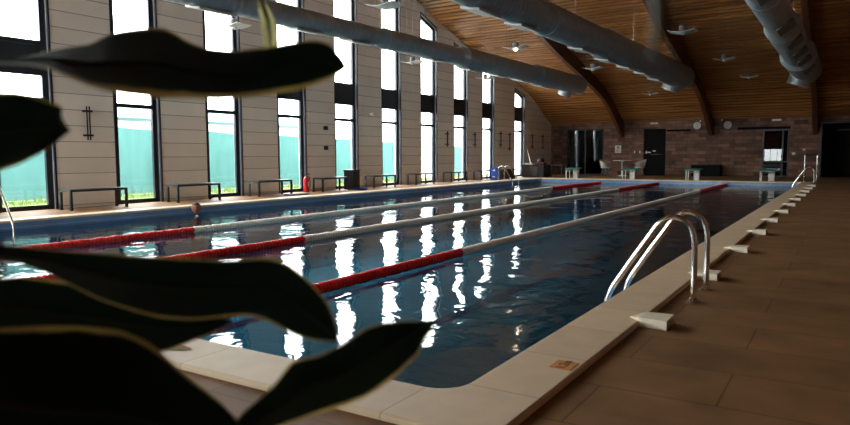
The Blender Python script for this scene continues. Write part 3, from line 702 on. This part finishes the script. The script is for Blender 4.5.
for lx in (-10.54, -10.03):
    for ly in (27.71, 28.27): B((lx, ly, DZ), (lx + .025, ly + .025, .5)).build('leg', midgrey, tb)
mo = thing('mop', 'white mop leaning beside the last tall window', 'mop', (-11.85, 28.3, DZ))
MB().tube([(-11.7, 28.3, DZ + .08), (-12.05, 28.35, 1.35)], .016, 8).build('handle', white_p, mo); MB().lathe((-11.7, 28.3, DZ), [(.14, 0), (.15, .03), (.08, .1), (.03, .14)], 14).build('mop_head', blue_p, mo, True)

# ------------------------------------------------------------------ starting blocks
def block(x0, y0, label):
    t = thing('starting_block', label, 'starting block', (x0, y0, DZ), 'green topped starting blocks')
    m = MB(); m.prism([(y0 - .3, .355), (y0 + .3, .40), (y0 + .3, .44), (y0 - .3, .395)], 'x', x0 - .3, x0 + .3); m.build('platform', green_p, t)
    B((x0 + .02, y0 - .1, DZ), (x0 + .22, y0 + .12, .372)).build('pedestal', white_p, t)
    for ly in (-.22, .2): MB().tube([(x0 - .24, y0 + ly, DZ), (x0 - .24, y0 + ly, .372)], .02, 10).build('leg', white_p, t)
    MB().tube([(x0 - .2, y0 - .3, .3), (x0 + .2, y0 - .3, .3)], .014, 8).build('grab_bar', chrome, t)
    m = MB(); 
    for s_ in (-.2, .2): m.tube([(x0 + s_, y0 - .3, .3), (x0 + s_, y0 - .24, .37)], .012, 8)
    m.build('grab_bar_mount', chrome, t)
    return t
sb = block(-8.72, 25.72, 'green topped starting block in front of the dark glass doors')
for x_, lb in ((-6.28, 'green topped starting block in front of the white table'), (-3.78, 'green topped starting block in front of the low black cabinet'), (-1.15, 'green topped starting block in front of the right glass door')): copy_tree(sb, (x_, 25.72, DZ), lb)

# ------------------------------------------------------------------ white table with two tub chairs
t = thing('pedestal_table', 'round white pedestal table against the back wall below a notice', 'table', (-7.8, 29.9, DZ))
MB().lathe((-7.8, 29.9, DZ), [(.42, .725), (.44, .735), (.44, .755), (.42, .76)], 28).build('table_top', white_p, t, True)
MB().lathe((-7.8, 29.9, DZ), [(.05, .02), (.035, .1), (.035, .68), (.12, .725)], 16).build('pedestal', white_p, t, True)
MB().lathe((-7.8, 29.9, DZ), [(.24, 0), (.24, .015), (.06, .05), (.05, .06)], 24).build('foot', white_p, t, True)
def tub_chair(cx, cy, ang, label):
    t = thing('tub_chair', label, 'chair', (cx, cy, DZ), 'white tub chairs'); s = MB(); n = 20; rows = []
    for j in range(7):
        row = []
        for i in range(n + 1):
            a = math.radians(-140 + 280 * i / n); hgt = .36 * (.55 + .45 * max(0, math.cos(a * .75))) ; v = j / 6
            rr = .2 + .1 * math.sqrt(v); row.append(s.bm.verts.new((cx + rr * math.cos(a + ang), cy + rr * math.sin(a + ang), .40 + hgt * v)))
        rows.append(row)
    for a_, b_ in zip(rows, rows[1:]):
        for i in range(n): s.bm.faces.new((a_[i], a_[i + 1], b_[i + 1], b_[i]))
    bmesh.ops.solidify(s.bm, geom=s.bm.faces[:], thickness=.02); s.build('backrest', white_p, t, True)
    MB().lathe((cx, cy, DZ), [(.19, .38), (.235, .41), (.235, .44), (.19, .455)], 24).build('seat', white_p, t, True)
    for k in range(4):
        a = ang + PI / 4 + k * PI / 2; MB().tube([(cx + .13 * math.cos(a), cy + .13 * math.sin(a), .36), (cx + .22 * math.cos(a), cy + .22 * math.sin(a), DZ)], .013, 8).build('leg', midgrey, t)
tub_chair(-8.5, 29.6, PI * .9, 'white tub chair left of the round white table'); tub_chair(-7.05, 30.2, .5, 'white tub chair between the round white table and the dark door')

# ------------------------------------------------------------------ back wall details
pap = thing('notice', 'white paper notice on the back wall above the round table', 'notice', (-8.5, YB, 1.26))
B((-8.66, YB - .012, 1.08), (-8.35, YB + .01, 1.46)).build('sheet', white_p, pap)
m = MB(); m.box((-8.56, YB - .014, 1.32), (-8.45, YB - .012, 1.4))
for k in range(4): m.box((-8.62, YB - .014, 1.27 - k * .045), (-8.39 - .03 * (k % 2), YB - .012, 1.285 - k * .045))
m.build('print', midgrey, pap)
face_m = mat('clock_face', (214, 208, 198), .5, 0, .04, 10)
def clock(cx, cz, hh, mm, label):
    t = thing('wall_clock', label, 'clock', (cx, YB, cz), 'round wall clocks')
    MB().lathe((cx, 0, cz), [(.2, YB), (.21, YB - .01), (.21, YB - .05), (.18, YB - .055), (.178, YB - .03)], 32, 'y').build('rim', darkgrey, t, True)
    MB().lathe((cx, 0, cz), [(.18, YB - .02), (.18, YB - .035)], 32, 'y').build('dial', face_m, t)
    m = MB()
    for k in range(12):
        a = k * PI / 6; m.tube([(cx + .145 * math.sin(a), YB - .037, cz + .145 * math.cos(a)), (cx + .165 * math.sin(a), YB - .037, cz + .165 * math.cos(a))], .006, 5)
    m.build('hour_marks', black, t)
    for a, l, w_, nm in ((hh, .09, .009, 'hour_hand'), (mm, .14, .006, 'minute_hand')):
        a = math.radians(a); MB().tube([(cx, YB - .042, cz), (cx + l * math.sin(a), YB - .042, cz + l * math.cos(a))], w_, 6).build(nm, black, t)
clock(-4.77, 2.35, 170, 0, 'round white wall clock left of the descending roof beam'); clock(-3.43, 2.34, 200, 60, 'round white wall clock right of the descending roof beam')
for cx, lb in ((-6.75, 'small white exit sign above the dark solid door'), (-1.42, 'small white exit sign above the right glass door')):
    t = thing('exit_sign', lb, 'sign', (cx, YB, 2.51), 'exit signs on the back wall'); B((cx - .2, YB - .04, 2.46), (cx + .2, YB, 2.57), .008).build('casing', midgrey, t); B((cx - .18, YB - .044, 2.475), (cx + .18, YB - .04, 2.555)).build('sign_panel', white_p, t)
tag(B((-6.14, YB - .06, 2.1), (-5.06, YB, 2.19), .01).build('wall_rail', matte_black), 'dark wall rail between the solid dark door and the left clock', 'rail')
tag(B((-3.0, YB - .06, 2.11), (-.86, YB, 2.22), .01).build('wall_rail', matte_black), 'long dark wall rail above the right glass door', 'rail')
lc = thing('low_cabinet', 'low black cabinet against the back wall under the clocks', 'cabinet', (-4.26, YB - .3, DZ))
B((-4.9, YB - .5, DZ), (-3.62, YB - .02, .46)).build('body', matte_black, lc); B((-4.93, YB - .52, .46), (-3.59, YB - .01, .49)).build('cabinet_top', matte_black, lc)
for a in ((-4.88, -4.27), (-4.25, -3.64)): B((a[0], YB - .512, .02), (a[1], YB - .5, .44)).build('door', matte_black, lc)
for cx, cz, lb in ((-4.62, 2.56, 'tiny white spotlight above the left wall clock'), (-3.68, 2.58, 'tiny white spotlight above the right wall clock')):
    t = thing('wall_spotlight', lb, 'spotlight', (cx, YB, cz), 'small spotlights above the clocks'); B((cx - .02, YB - .03, cz - .02), (cx + .02, YB, cz + .02)).build('mount', white_p, t); MB().lathe((cx, 0, cz), [(.025, YB - .03), (.04, YB - .09), (.04, YB - .1)], 12, 'y').build('lamp_head', white_p, t)
tag(B((-.77, YB - .03, .95), (-.63, YB, 1.07), .008).build('switch_plate', white_p), 'white switch plate right of the right glass door', 'switch')
tag(B((-.36, YB - .03, 1.15), (-.25, YB + .01, 1.22), .008).build('call_button', white_p), 'tiny white wall button right of the switch plate', 'button')
tag(B((-7.8, YB - .05, 1.74), (-7.71, YB, 1.82), .008).build('wall_sensor', black), 'small dark wall sensor left of the solid dark door', 'sensor')
for cx, lb in ((-7.68, 'left white coat hook beside the solid dark door'), (-7.42, 'right white coat hook beside the solid dark door')):
    t = thing('coat_hook', lb, 'hook', (cx, YB, 1.12), 'coat hooks beside the door'); B((cx - .03, YB - .012, 1.06), (cx + .03, YB + .01, 1.18)).build('plate', white_p, t); MB().tube([(cx, YB - .012, 1.1), (cx, YB - .07, 1.1), (cx, YB - .08, 1.15)], .01, 8).build('hook_arm', white_p, t)
# potted palm silhouetted against the glass doors
palm = thing('potted_plant', 'dark leafy potted plant before the dark glass doors', 'plant', (-10.75, 31.0, DZ))
MB().lathe((-10.75, 31.0, DZ), [(.14, 0), (.2, .32), (.21, .34), (.17, .33)], 18).build('pot', darkgrey, palm, True)
m = MB(); lf = MB()
for k in range(5): m.tube([(-10.75, 31.0, DZ + .3), (-10.75 + .05 * math.cos(k), 31.0 + .05 * math.sin(k), .8), (-10.75 + .16 * math.cos(k * 1.3), 31.0 + .12 * math.sin(k * 1.3), 1.3 + .12 * k)], .012, 6)
m.build('stem', stem_m, palm)
for k in range(70):
    a = random.uniform(0, 2 * PI); z = random.uniform(.6, 1.9); r = random.uniform(.05, .22); c = Vector((-10.75 + r * math.cos(a), 31.0 + r * math.sin(a), z)); l = random.uniform(.12, .22)
    d = Vector((math.cos(a), math.sin(a), random.uniform(-.6, .5))).normalized(); sd = d.cross(Vector((0, 0, 1))).normalized() * l * .22
    v = [lf.bm.verts.new(q_) for q_ in (c, c + d * l * .4 + sd, c + d * l - Vector((0, 0, .03)), c + d * l * .4 - sd)]; lf.bm.faces.new(v)
lf.build('foliage', mat('dark_foliage', (24, 36, 22), .5, 0, .3, 20), palm)
# chrome frame stand behind the far right ladder
fs = thing('frame_stand', 'thin steel frame stand behind the far right ladder', 'stand', (.3, 24.4, DZ))
for x_ in (.1, .47): MB().tube([(x_, 24.4, DZ + .02), (x_, 24.4, .97)], .018, 10).build('post', chrome, fs, True)
MB().tube([(.1, 24.4, .97), (.47, 24.4, .97)], .02, 10).build('top_bar', black, fs); MB().box((.04, 24.25, DZ), (.14, 24.55, DZ + .02)).box((.42, 24.25, DZ), (.52, 24.55, DZ + .02)).build('foot_plate', chrome, fs)

# ------------------------------------------------------------------ swimmer
sw = Vector((-9.55, 6.4, -.04))
def skin_body():
    V = [(0, 0, -.95), (0, 0, -.72), (0, 0, -.5), (0, 0, -.33), (0, 0, -.2), (0, .0, -.1),           # pelvis .. neck 0-5
         (.17, 0, -.30), (.30, -.12, -.42), (.40, -.3, -.26), (.43, -.4, -.22),                    # right arm 6-9
         (-.17, 0, -.30), (-.30, -.1, -.45), (-.36, -.3, -.38), (-.36, -.4, -.36),                 # left arm 10-13
         (.09, 0, -1.0), (.12, -.14, -1.25), (.12, .05, -1.44), (-.09, 0, -1.0), (-.12, -.1, -1.26), (-.12, .1, -1.45)]
    E = [(0, 1), (1, 2), (2, 3), (3, 4), (4, 5), (3, 6), (6, 7), (7, 8), (8, 9), (3, 10), (10, 11), (11, 12), (12, 13), (0, 14), (14, 15), (15, 16), (0, 17), (17, 18), (18, 19)]
    R = [.13, .12, .14, .12, .055, .05, .065, .045, .035, .03, .065, .045, .035, .03, .09, .06, .04, .09, .06, .04]
    me = bpy.data.meshes.new('body'); me.from_pydata([Vector(v) for v in V], E, []); me.materials.append(skin_m)
    o = bpy.data.objects.new('person', me); COL.objects.link(o); o.location = sw
    md = o.modifiers.new('skin', 'SKIN'); md.use_smooth_shade = True
    if not me.skin_vertices: me.skin_vertices.new()
    for sv, r in zip(me.skin_vertices[0].data, R): sv.radius = (r, r)
    me.skin_vertices[0].data[0].use_root = True
    o.modifiers.new('sub', 'SUBSURF').levels = 1; o.modifiers['sub'].render_levels = 2
    dg = bpy.context.evaluated_depsgraph_get(); em = bpy.data.meshes.new_from_object(o.evaluated_get(dg)); bpy.data.objects.remove(o); return em
bmh = bmesh.new(); bmh.from_mesh(skin_body())
hd = bmesh.ops.create_uvsphere(bmh, u_segments=28, v_segments=20, radius=.1)['verts']
for v in hd:
    c = v.co.copy(); x, y, z = c.x * .82, c.y * .95, c.z * 1.18
    if c.y < 0:
        z_ = c.z / .1
        if abs(c.x) < .022 and -.35 < z_ < .12: y -= .02 * (1 - abs(c.x) / .022) * (1 - (z_ + .2) / .4 if z_ > -.2 else 1)
        if .0 < z_ < .25 and .02 < abs(c.x) < .055: y += .008
        if -.62 < z_ < -.45 and abs(c.x) < .03: y -= .005
        if z_ < -.5: x *= .88
    if abs(c.x) > .092 and abs(c.z) < .035 and -.03 < c.y < .03: x *= 1.16
    v.co = Vector((x, y - .015, z + .03))
for v in bmh.verts: pass
me = bpy.data.meshes.new('person'); bmh.to_mesh(me); bmh.free()
for p_ in me.polygons: p_.use_smooth = True
me.materials.clear(); me.materials.append(skin_m)
pe = bpy.data.objects.new('person', me); COL.objects.link(pe); pe.location = sw; pe.rotation_euler = (0, 0, .75)
tag(pe, 'person swimming at the window side with only head and neck above water', 'person')
def on_person(mb, name, m, sm=True):
    o = mb.build(name, m, None, sm); o.parent = pe; return o
hr = MB(); hv = bmesh.ops.create_uvsphere(hr.bm, u_segments=24, v_segments=16, radius=.1)['verts']
dele = []
for v in hv:
    c = v.co.copy(); v.co = Vector((c.x * .88, c.y * 1.0 - .01, c.z * 1.22 + .034))
    if c.z < -.05 or (c.y < -.04 and c.z < .045): dele.append(v)
bmesh.ops.delete(hr.bm, geom=dele, context='VERTS'); on_person(hr, 'hair', hair_m)
ey = MB()
for s_ in (-1, 1): ey.lathe((s_ * .032, -.098, .042), [(.001, -.008), (.009, -.004), (.009, .004), (.001, .008)], 10, 'y')
on_person(ey, 'eyes', black)
mo_ = MB(); mo_.tube([(-.024, -.1, -.028), (0, -.107, -.03), (.024, -.1, -.028)], .005, 8); on_person(mo_, 'mouth', towel_red)
tk = MB(); tk.lathe((0, 0, 0), [(.15, -1.06), (.155, -.98), (.145, -.84)], 20, 'z', False); on_person(tk, 'swim_trunks', trunks_m)

# ------------------------------------------------------------------ outdoors beyond the windows
B((-60, -40, -.5), (XL - .3, 60, -.08)).build('ground', paving_m, kind='structure')
gm = MB(); gx = -14.6
gm_s = bpy.data.objects
for k in range(5200):
    x_ = random.uniform(-15.8, -14.2); y_ = random.uniform(-6, 30); h_ = random.uniform(.06, .2); a = random.uniform(0, PI); dx_, dy_ = .012 * math.cos(a), .012 * math.sin(a); lx = random.uniform(-.05, .05)
    v = [gm.bm.verts.new(q_) for q_ in ((x_ - dx_, y_ - dy_, -.081), (x_ + dx_, y_ + dy_, -.081), (x_ + lx, y_ + lx, -.08 + h_))]; gm.bm.faces.new(v)
gm.box((-15.9, -6, -.09), (-14.2, 30, -.075))
g = gm.build('grass', grass_m); g['kind'] = 'stuff'; tag(g, 'strip of bright grass growing along the foot of the teal fence', 'grass')
def fence(y0, y1, label):
    t = thing('cloth_fence', label, 'fence', (-16, (y0 + y1) / 2, -.08), 'teal cloth fences outside the windows')
    m = MB(); n = int((y1 - y0) / .12); vs = []
    for i in range(n + 1):
        yv = y0 + (y1 - y0) * i / n; row = []
        for j in range(6):
            z = -.07 + (1.92 - .018 * (yv - 8)) * j / 5 + (.03 * math.sin(yv * 1.7) if j == 5 else 0)
            row.append(m.bm.verts.new((-16 + .05 * math.sin(yv * 2.3 + j * .7) + .03 * math.sin(yv * 5.1 - j), yv, z)))
        vs.append(row)
    for a, b in zip(vs, vs[1:]):
        for j in range(5): m.bm.faces.new((a[j], a[j + 1], b[j + 1], b[j]))
    bmesh.ops.solidify(m.bm, geom=m.bm.faces[:], thickness=.006)
    m.build('fence_cloth', fence_m, t, True)
    yv = y0 + .05
    while yv < y1: MB().tube([(-16.1, yv, -.08), (-16.1, yv, 2.1 - .018 * (yv - 8))], .02, 8).build('post', midgrey, t); yv += 2.5
fence(-5, 23.2, 'long teal cloth fence on the grass outside the nearer windows'); fence(27.2, 30.5, 'short teal cloth fence outside the second last row of windows')
sh = thing('low_building', 'low pale building with cyan roof behind the teal fence', 'building', (-19, 9, -.08))
B((-21.5, 2, -.08), (-19, 20, 2.2)).build('wall', shed_m, sh)
MB().prism([(-18.7, 2.2), (-18.7, 2.3), (-20.2, 2.75), (-21.8, 2.3), (-21.8, 2.2)], 'y', 1.8, 20.2).build('roof', roof_m, sh)
sh = thing('shed', 'white shed with small grey windows seen through a far window', 'shed', (-20, 31.5, -.08))
B((-22, 29, -.08), (-20, 34, 1.75)).build('wall', shed_m, sh); B((-22.1, 28.9, 1.75), (-19.9, 34.1, 1.83)).build('roof', midgrey, sh)
for yy_ in (30.0, 31.2, 32.4):
    for zz in (.3, .95): B((-19.998, yy_, zz), (-19.96, yy_ + .6, zz + .45)).build('window', midgrey, sh)

# ------------------------------------------------------------------ foreground potted plant
PB = P(-150, 212, .55); px_, py_ = PB.x, PB.y
pl = thing('potted_plant', 'large-leaved variegated house plant dark in the left foreground', 'plant', (px_, py_, DZ))
MB().lathe((px_, py_, DZ), [(.11, 0), (.13, .02), (.16, .28), (.175, .285), (.175, .33), (.155, .33), (.15, .29)], 28).build('pot', pot_m, pl, True)
MB().lathe((px_, py_, DZ), [(.149, .2), (.149, .28), (.01, .295)], 24).build('soil', soil_m, pl, True)
TR = [Vector((px_, py_, DZ + .25)), Vector((px_ + .01, py_, .45)), Vector((px_ - .005, py_ + .01, .7)), Vector((px_ + .008, py_ - .005, .95)), Vector((px_, py_, 1.2)), Vector((px_ + .02, py_ + .01, 1.36))]
MB().tube(TR, [.014, .013, .012, .011, .009, .006], 12).build('stem', stem_m, pl, True)
def resamp(pts, n):
    pts = [Vector(p_) for p_ in pts]; c = [0]
    for a, b in zip(pts, pts[1:]): c.append(c[-1] + (b - a).length)
    out = []
    for i in range(n + 1):
        s_ = c[-1] * i / n; j = min(max(bisect.bisect(c, s_) - 1, 0), len(pts) - 2); t_ = (s_ - c[j]) / (c[j + 1] - c[j]); out.append(pts[j].lerp(pts[j + 1], t_))
    for _ in range(1): out = [out[0]] + [(out[i - 1] + out[i] * 2 + out[i + 1]) / 4 for i in range(1, n)] + [out[-1]]
    return out
def leaf(top, bot, d0, d1, bulge, root, mt=.03, mb_=.1, tilt=0., n=60, k=12, m_=None):
    """a blade: two edges, its depth along the midrib, a fold along the midrib, and the petiole that carries it"""
    T_, B_ = resamp(top, n), resamp(bot, n); m = MB(); g = []; vals = {}
    lay = m.bm.verts.layers.float.new('margin')
    for i in range(n + 1):
        s_ = i / n; row = []
        for j in range(k + 1):
            v_ = j / k; q_ = T_[i].lerp(B_[i], v_); e = 1 - abs(2 * v_ - 1)
            d = d0 + (d1 - d0) * s_ + bulge * math.sin(PI * s_) * (1 - e) + tilt * (v_ - .5) * math.sin(PI * min(1, s_ + .15)) + .004 * math.sin(s_ * 14 + v_ * 5) * (1 - e)
            vt = m.bm.verts.new(P(q_.x, q_.y, d)); vt[lay] = max(0, 1.6 - min(v_ / mt, (1 - v_) / mb_)) ; row.append(vt)
        g.append(row)
    for a, b in zip(g, g[1:]):
        for j in range(k): m.bm.faces.new((a[j], a[j + 1], b[j + 1], b[j]))
    mid = [g[i][k // 2].co.copy() for i in range(0, n + 1, 2)]
    bmesh.ops.solidify(m.bm, geom=m.bm.faces[:], thickness=.0011)
    o = m.build('leaf', m_ or leaf_m, pl, True)
    rib = MB().tube(mid, [max(.0006, .0028 * (1 - i / len(mid))) for i in range(len(mid))], 8).build('midrib', rib_m, None, True)
    rib.parent = o
    if root is not None:
        a = mid[0]; b = root; c = (a + b) / 2 + Vector((0, 0, -.01)); t0 = (mid[1] - mid[0]).normalized()
        MB().tube([mid[1], a - t0 * .01, c, b], [.0028, .003, .0036, .005], 10).build('petiole', stem_m, pl, True)
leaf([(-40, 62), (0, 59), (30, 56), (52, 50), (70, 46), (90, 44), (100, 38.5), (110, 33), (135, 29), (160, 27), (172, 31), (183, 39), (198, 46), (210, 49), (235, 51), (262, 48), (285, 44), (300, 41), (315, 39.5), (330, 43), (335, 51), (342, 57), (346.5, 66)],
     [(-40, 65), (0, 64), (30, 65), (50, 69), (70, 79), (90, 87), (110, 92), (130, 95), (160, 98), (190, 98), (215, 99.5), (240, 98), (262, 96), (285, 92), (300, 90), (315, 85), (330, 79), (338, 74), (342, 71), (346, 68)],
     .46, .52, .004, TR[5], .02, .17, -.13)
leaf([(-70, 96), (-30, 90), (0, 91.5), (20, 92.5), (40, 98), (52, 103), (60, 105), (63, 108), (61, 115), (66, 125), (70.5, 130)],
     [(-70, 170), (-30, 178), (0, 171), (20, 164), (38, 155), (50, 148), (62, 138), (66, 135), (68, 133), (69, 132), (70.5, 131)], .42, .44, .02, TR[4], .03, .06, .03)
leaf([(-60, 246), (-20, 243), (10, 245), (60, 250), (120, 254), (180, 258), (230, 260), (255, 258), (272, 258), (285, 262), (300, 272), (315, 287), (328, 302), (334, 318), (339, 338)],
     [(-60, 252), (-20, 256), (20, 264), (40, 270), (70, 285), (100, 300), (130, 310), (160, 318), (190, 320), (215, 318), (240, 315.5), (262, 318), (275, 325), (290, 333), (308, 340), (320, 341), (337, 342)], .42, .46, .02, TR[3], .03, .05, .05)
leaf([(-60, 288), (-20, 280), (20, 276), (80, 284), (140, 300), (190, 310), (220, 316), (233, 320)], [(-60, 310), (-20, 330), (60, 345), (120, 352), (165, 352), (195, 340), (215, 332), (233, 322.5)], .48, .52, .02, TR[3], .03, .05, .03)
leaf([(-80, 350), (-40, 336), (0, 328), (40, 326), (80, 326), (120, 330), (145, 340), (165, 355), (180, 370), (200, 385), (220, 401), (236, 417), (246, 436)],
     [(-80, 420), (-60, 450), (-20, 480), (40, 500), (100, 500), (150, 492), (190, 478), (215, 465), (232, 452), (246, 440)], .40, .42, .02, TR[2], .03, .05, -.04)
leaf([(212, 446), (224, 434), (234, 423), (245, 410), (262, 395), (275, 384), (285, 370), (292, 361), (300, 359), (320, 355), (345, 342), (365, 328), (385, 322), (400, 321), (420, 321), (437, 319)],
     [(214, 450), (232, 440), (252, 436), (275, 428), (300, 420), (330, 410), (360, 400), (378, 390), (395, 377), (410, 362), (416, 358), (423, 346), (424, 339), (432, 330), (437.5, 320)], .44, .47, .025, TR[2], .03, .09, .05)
leaf([(257, -14), (258, 4), (259, 12), (261, 22), (263, 36), (266, 52), (268, 66)], [(264, -14), (265, 4), (270, 10), (275, 20), (277, 34), (276, 52), (271, 66)], .60, .62, .004, None, .4, .45, .01, m_=translucent('pale_backlit_leaf', (226, 222, 172), .6))  # blade coloured pale so it looks lit from behind
# thin stalk that arches over the view and hangs down close to the lens
arch_pts = [TR[4], P(-60, -60, .52), P(60, -120, .5), P(200, -125, .55), P(262, -60, .6), P(260.5, -13, .6)]
MB().tube(arch_pts, [.005, .0045, .004, .0038, .0035, .003], 10).build('petiole', stem_m, pl, True)
stalk = [TR[4], P(-40, -160, .5), P(150, -260, .42), P(400, -230, .32), P(580, -160, .24), P(648, -60, .2), P(660, 0, .19), P(658, 30, .19), (P(652, 58, .19))]
MB().tube(stalk, [.005, .0045, .004, .0034, .003, .0024, .0021, .0017, .0008], 10).build('hanging_stalk', stem_m, pl, True)

# ------------------------------------------------------------------ light: overcast daylight through the windows
wd = bpy.data.worlds.new('overcast_sky'); S.world = wd; wd.use_nodes = True
bg = wd.node_tree.nodes['Background']; bg.inputs['Color'].default_value = (.93, .97, 1.0, 1); bg.inputs['Strength'].default_value = 6.0
def portal(loc, rot, sx, sy):
    l = bpy.data.lights.new('daylight_portal', 'AREA'); l.shape = 'RECTANGLE'; l.size = sx; l.size_y = sy; l.cycles.is_portal = True
    o = bpy.data.objects.new('daylight_portal', l); COL.objects.link(o); o.location = loc; o.rotation_euler = rot
for a, b in ops:
    zt = (head(a) + head(b)) / 2; o = portal((XL - .4, (a + b) / 2, zt / 2), (PI / 2, 0, -PI / 2), WW, zt + .1)
for a, b, z0, z1 in nops: portal(((a + b) / 2, YN - .4, (z0 + z1) / 2), (PI / 2, 0, 0), b - a, z1 - z0)

S.view_settings.view_transform = 'Standard'; S.view_settings.look = 'None'; S.view_settings.gamma = 1; S.view_settings.use_curve_mapping = False
S.view_settings.exposure = 1.8
S.cycles.use_denoising = True
S.cycles.max_bounces = 12; S.cycles.diffuse_bounces = 6; S.cycles.glossy_bounces = 6; S.cycles.transparent_max_bounces = 24
S.cycles.caustics_reflective = True; S.cycles.sample_clamp_indirect = 8
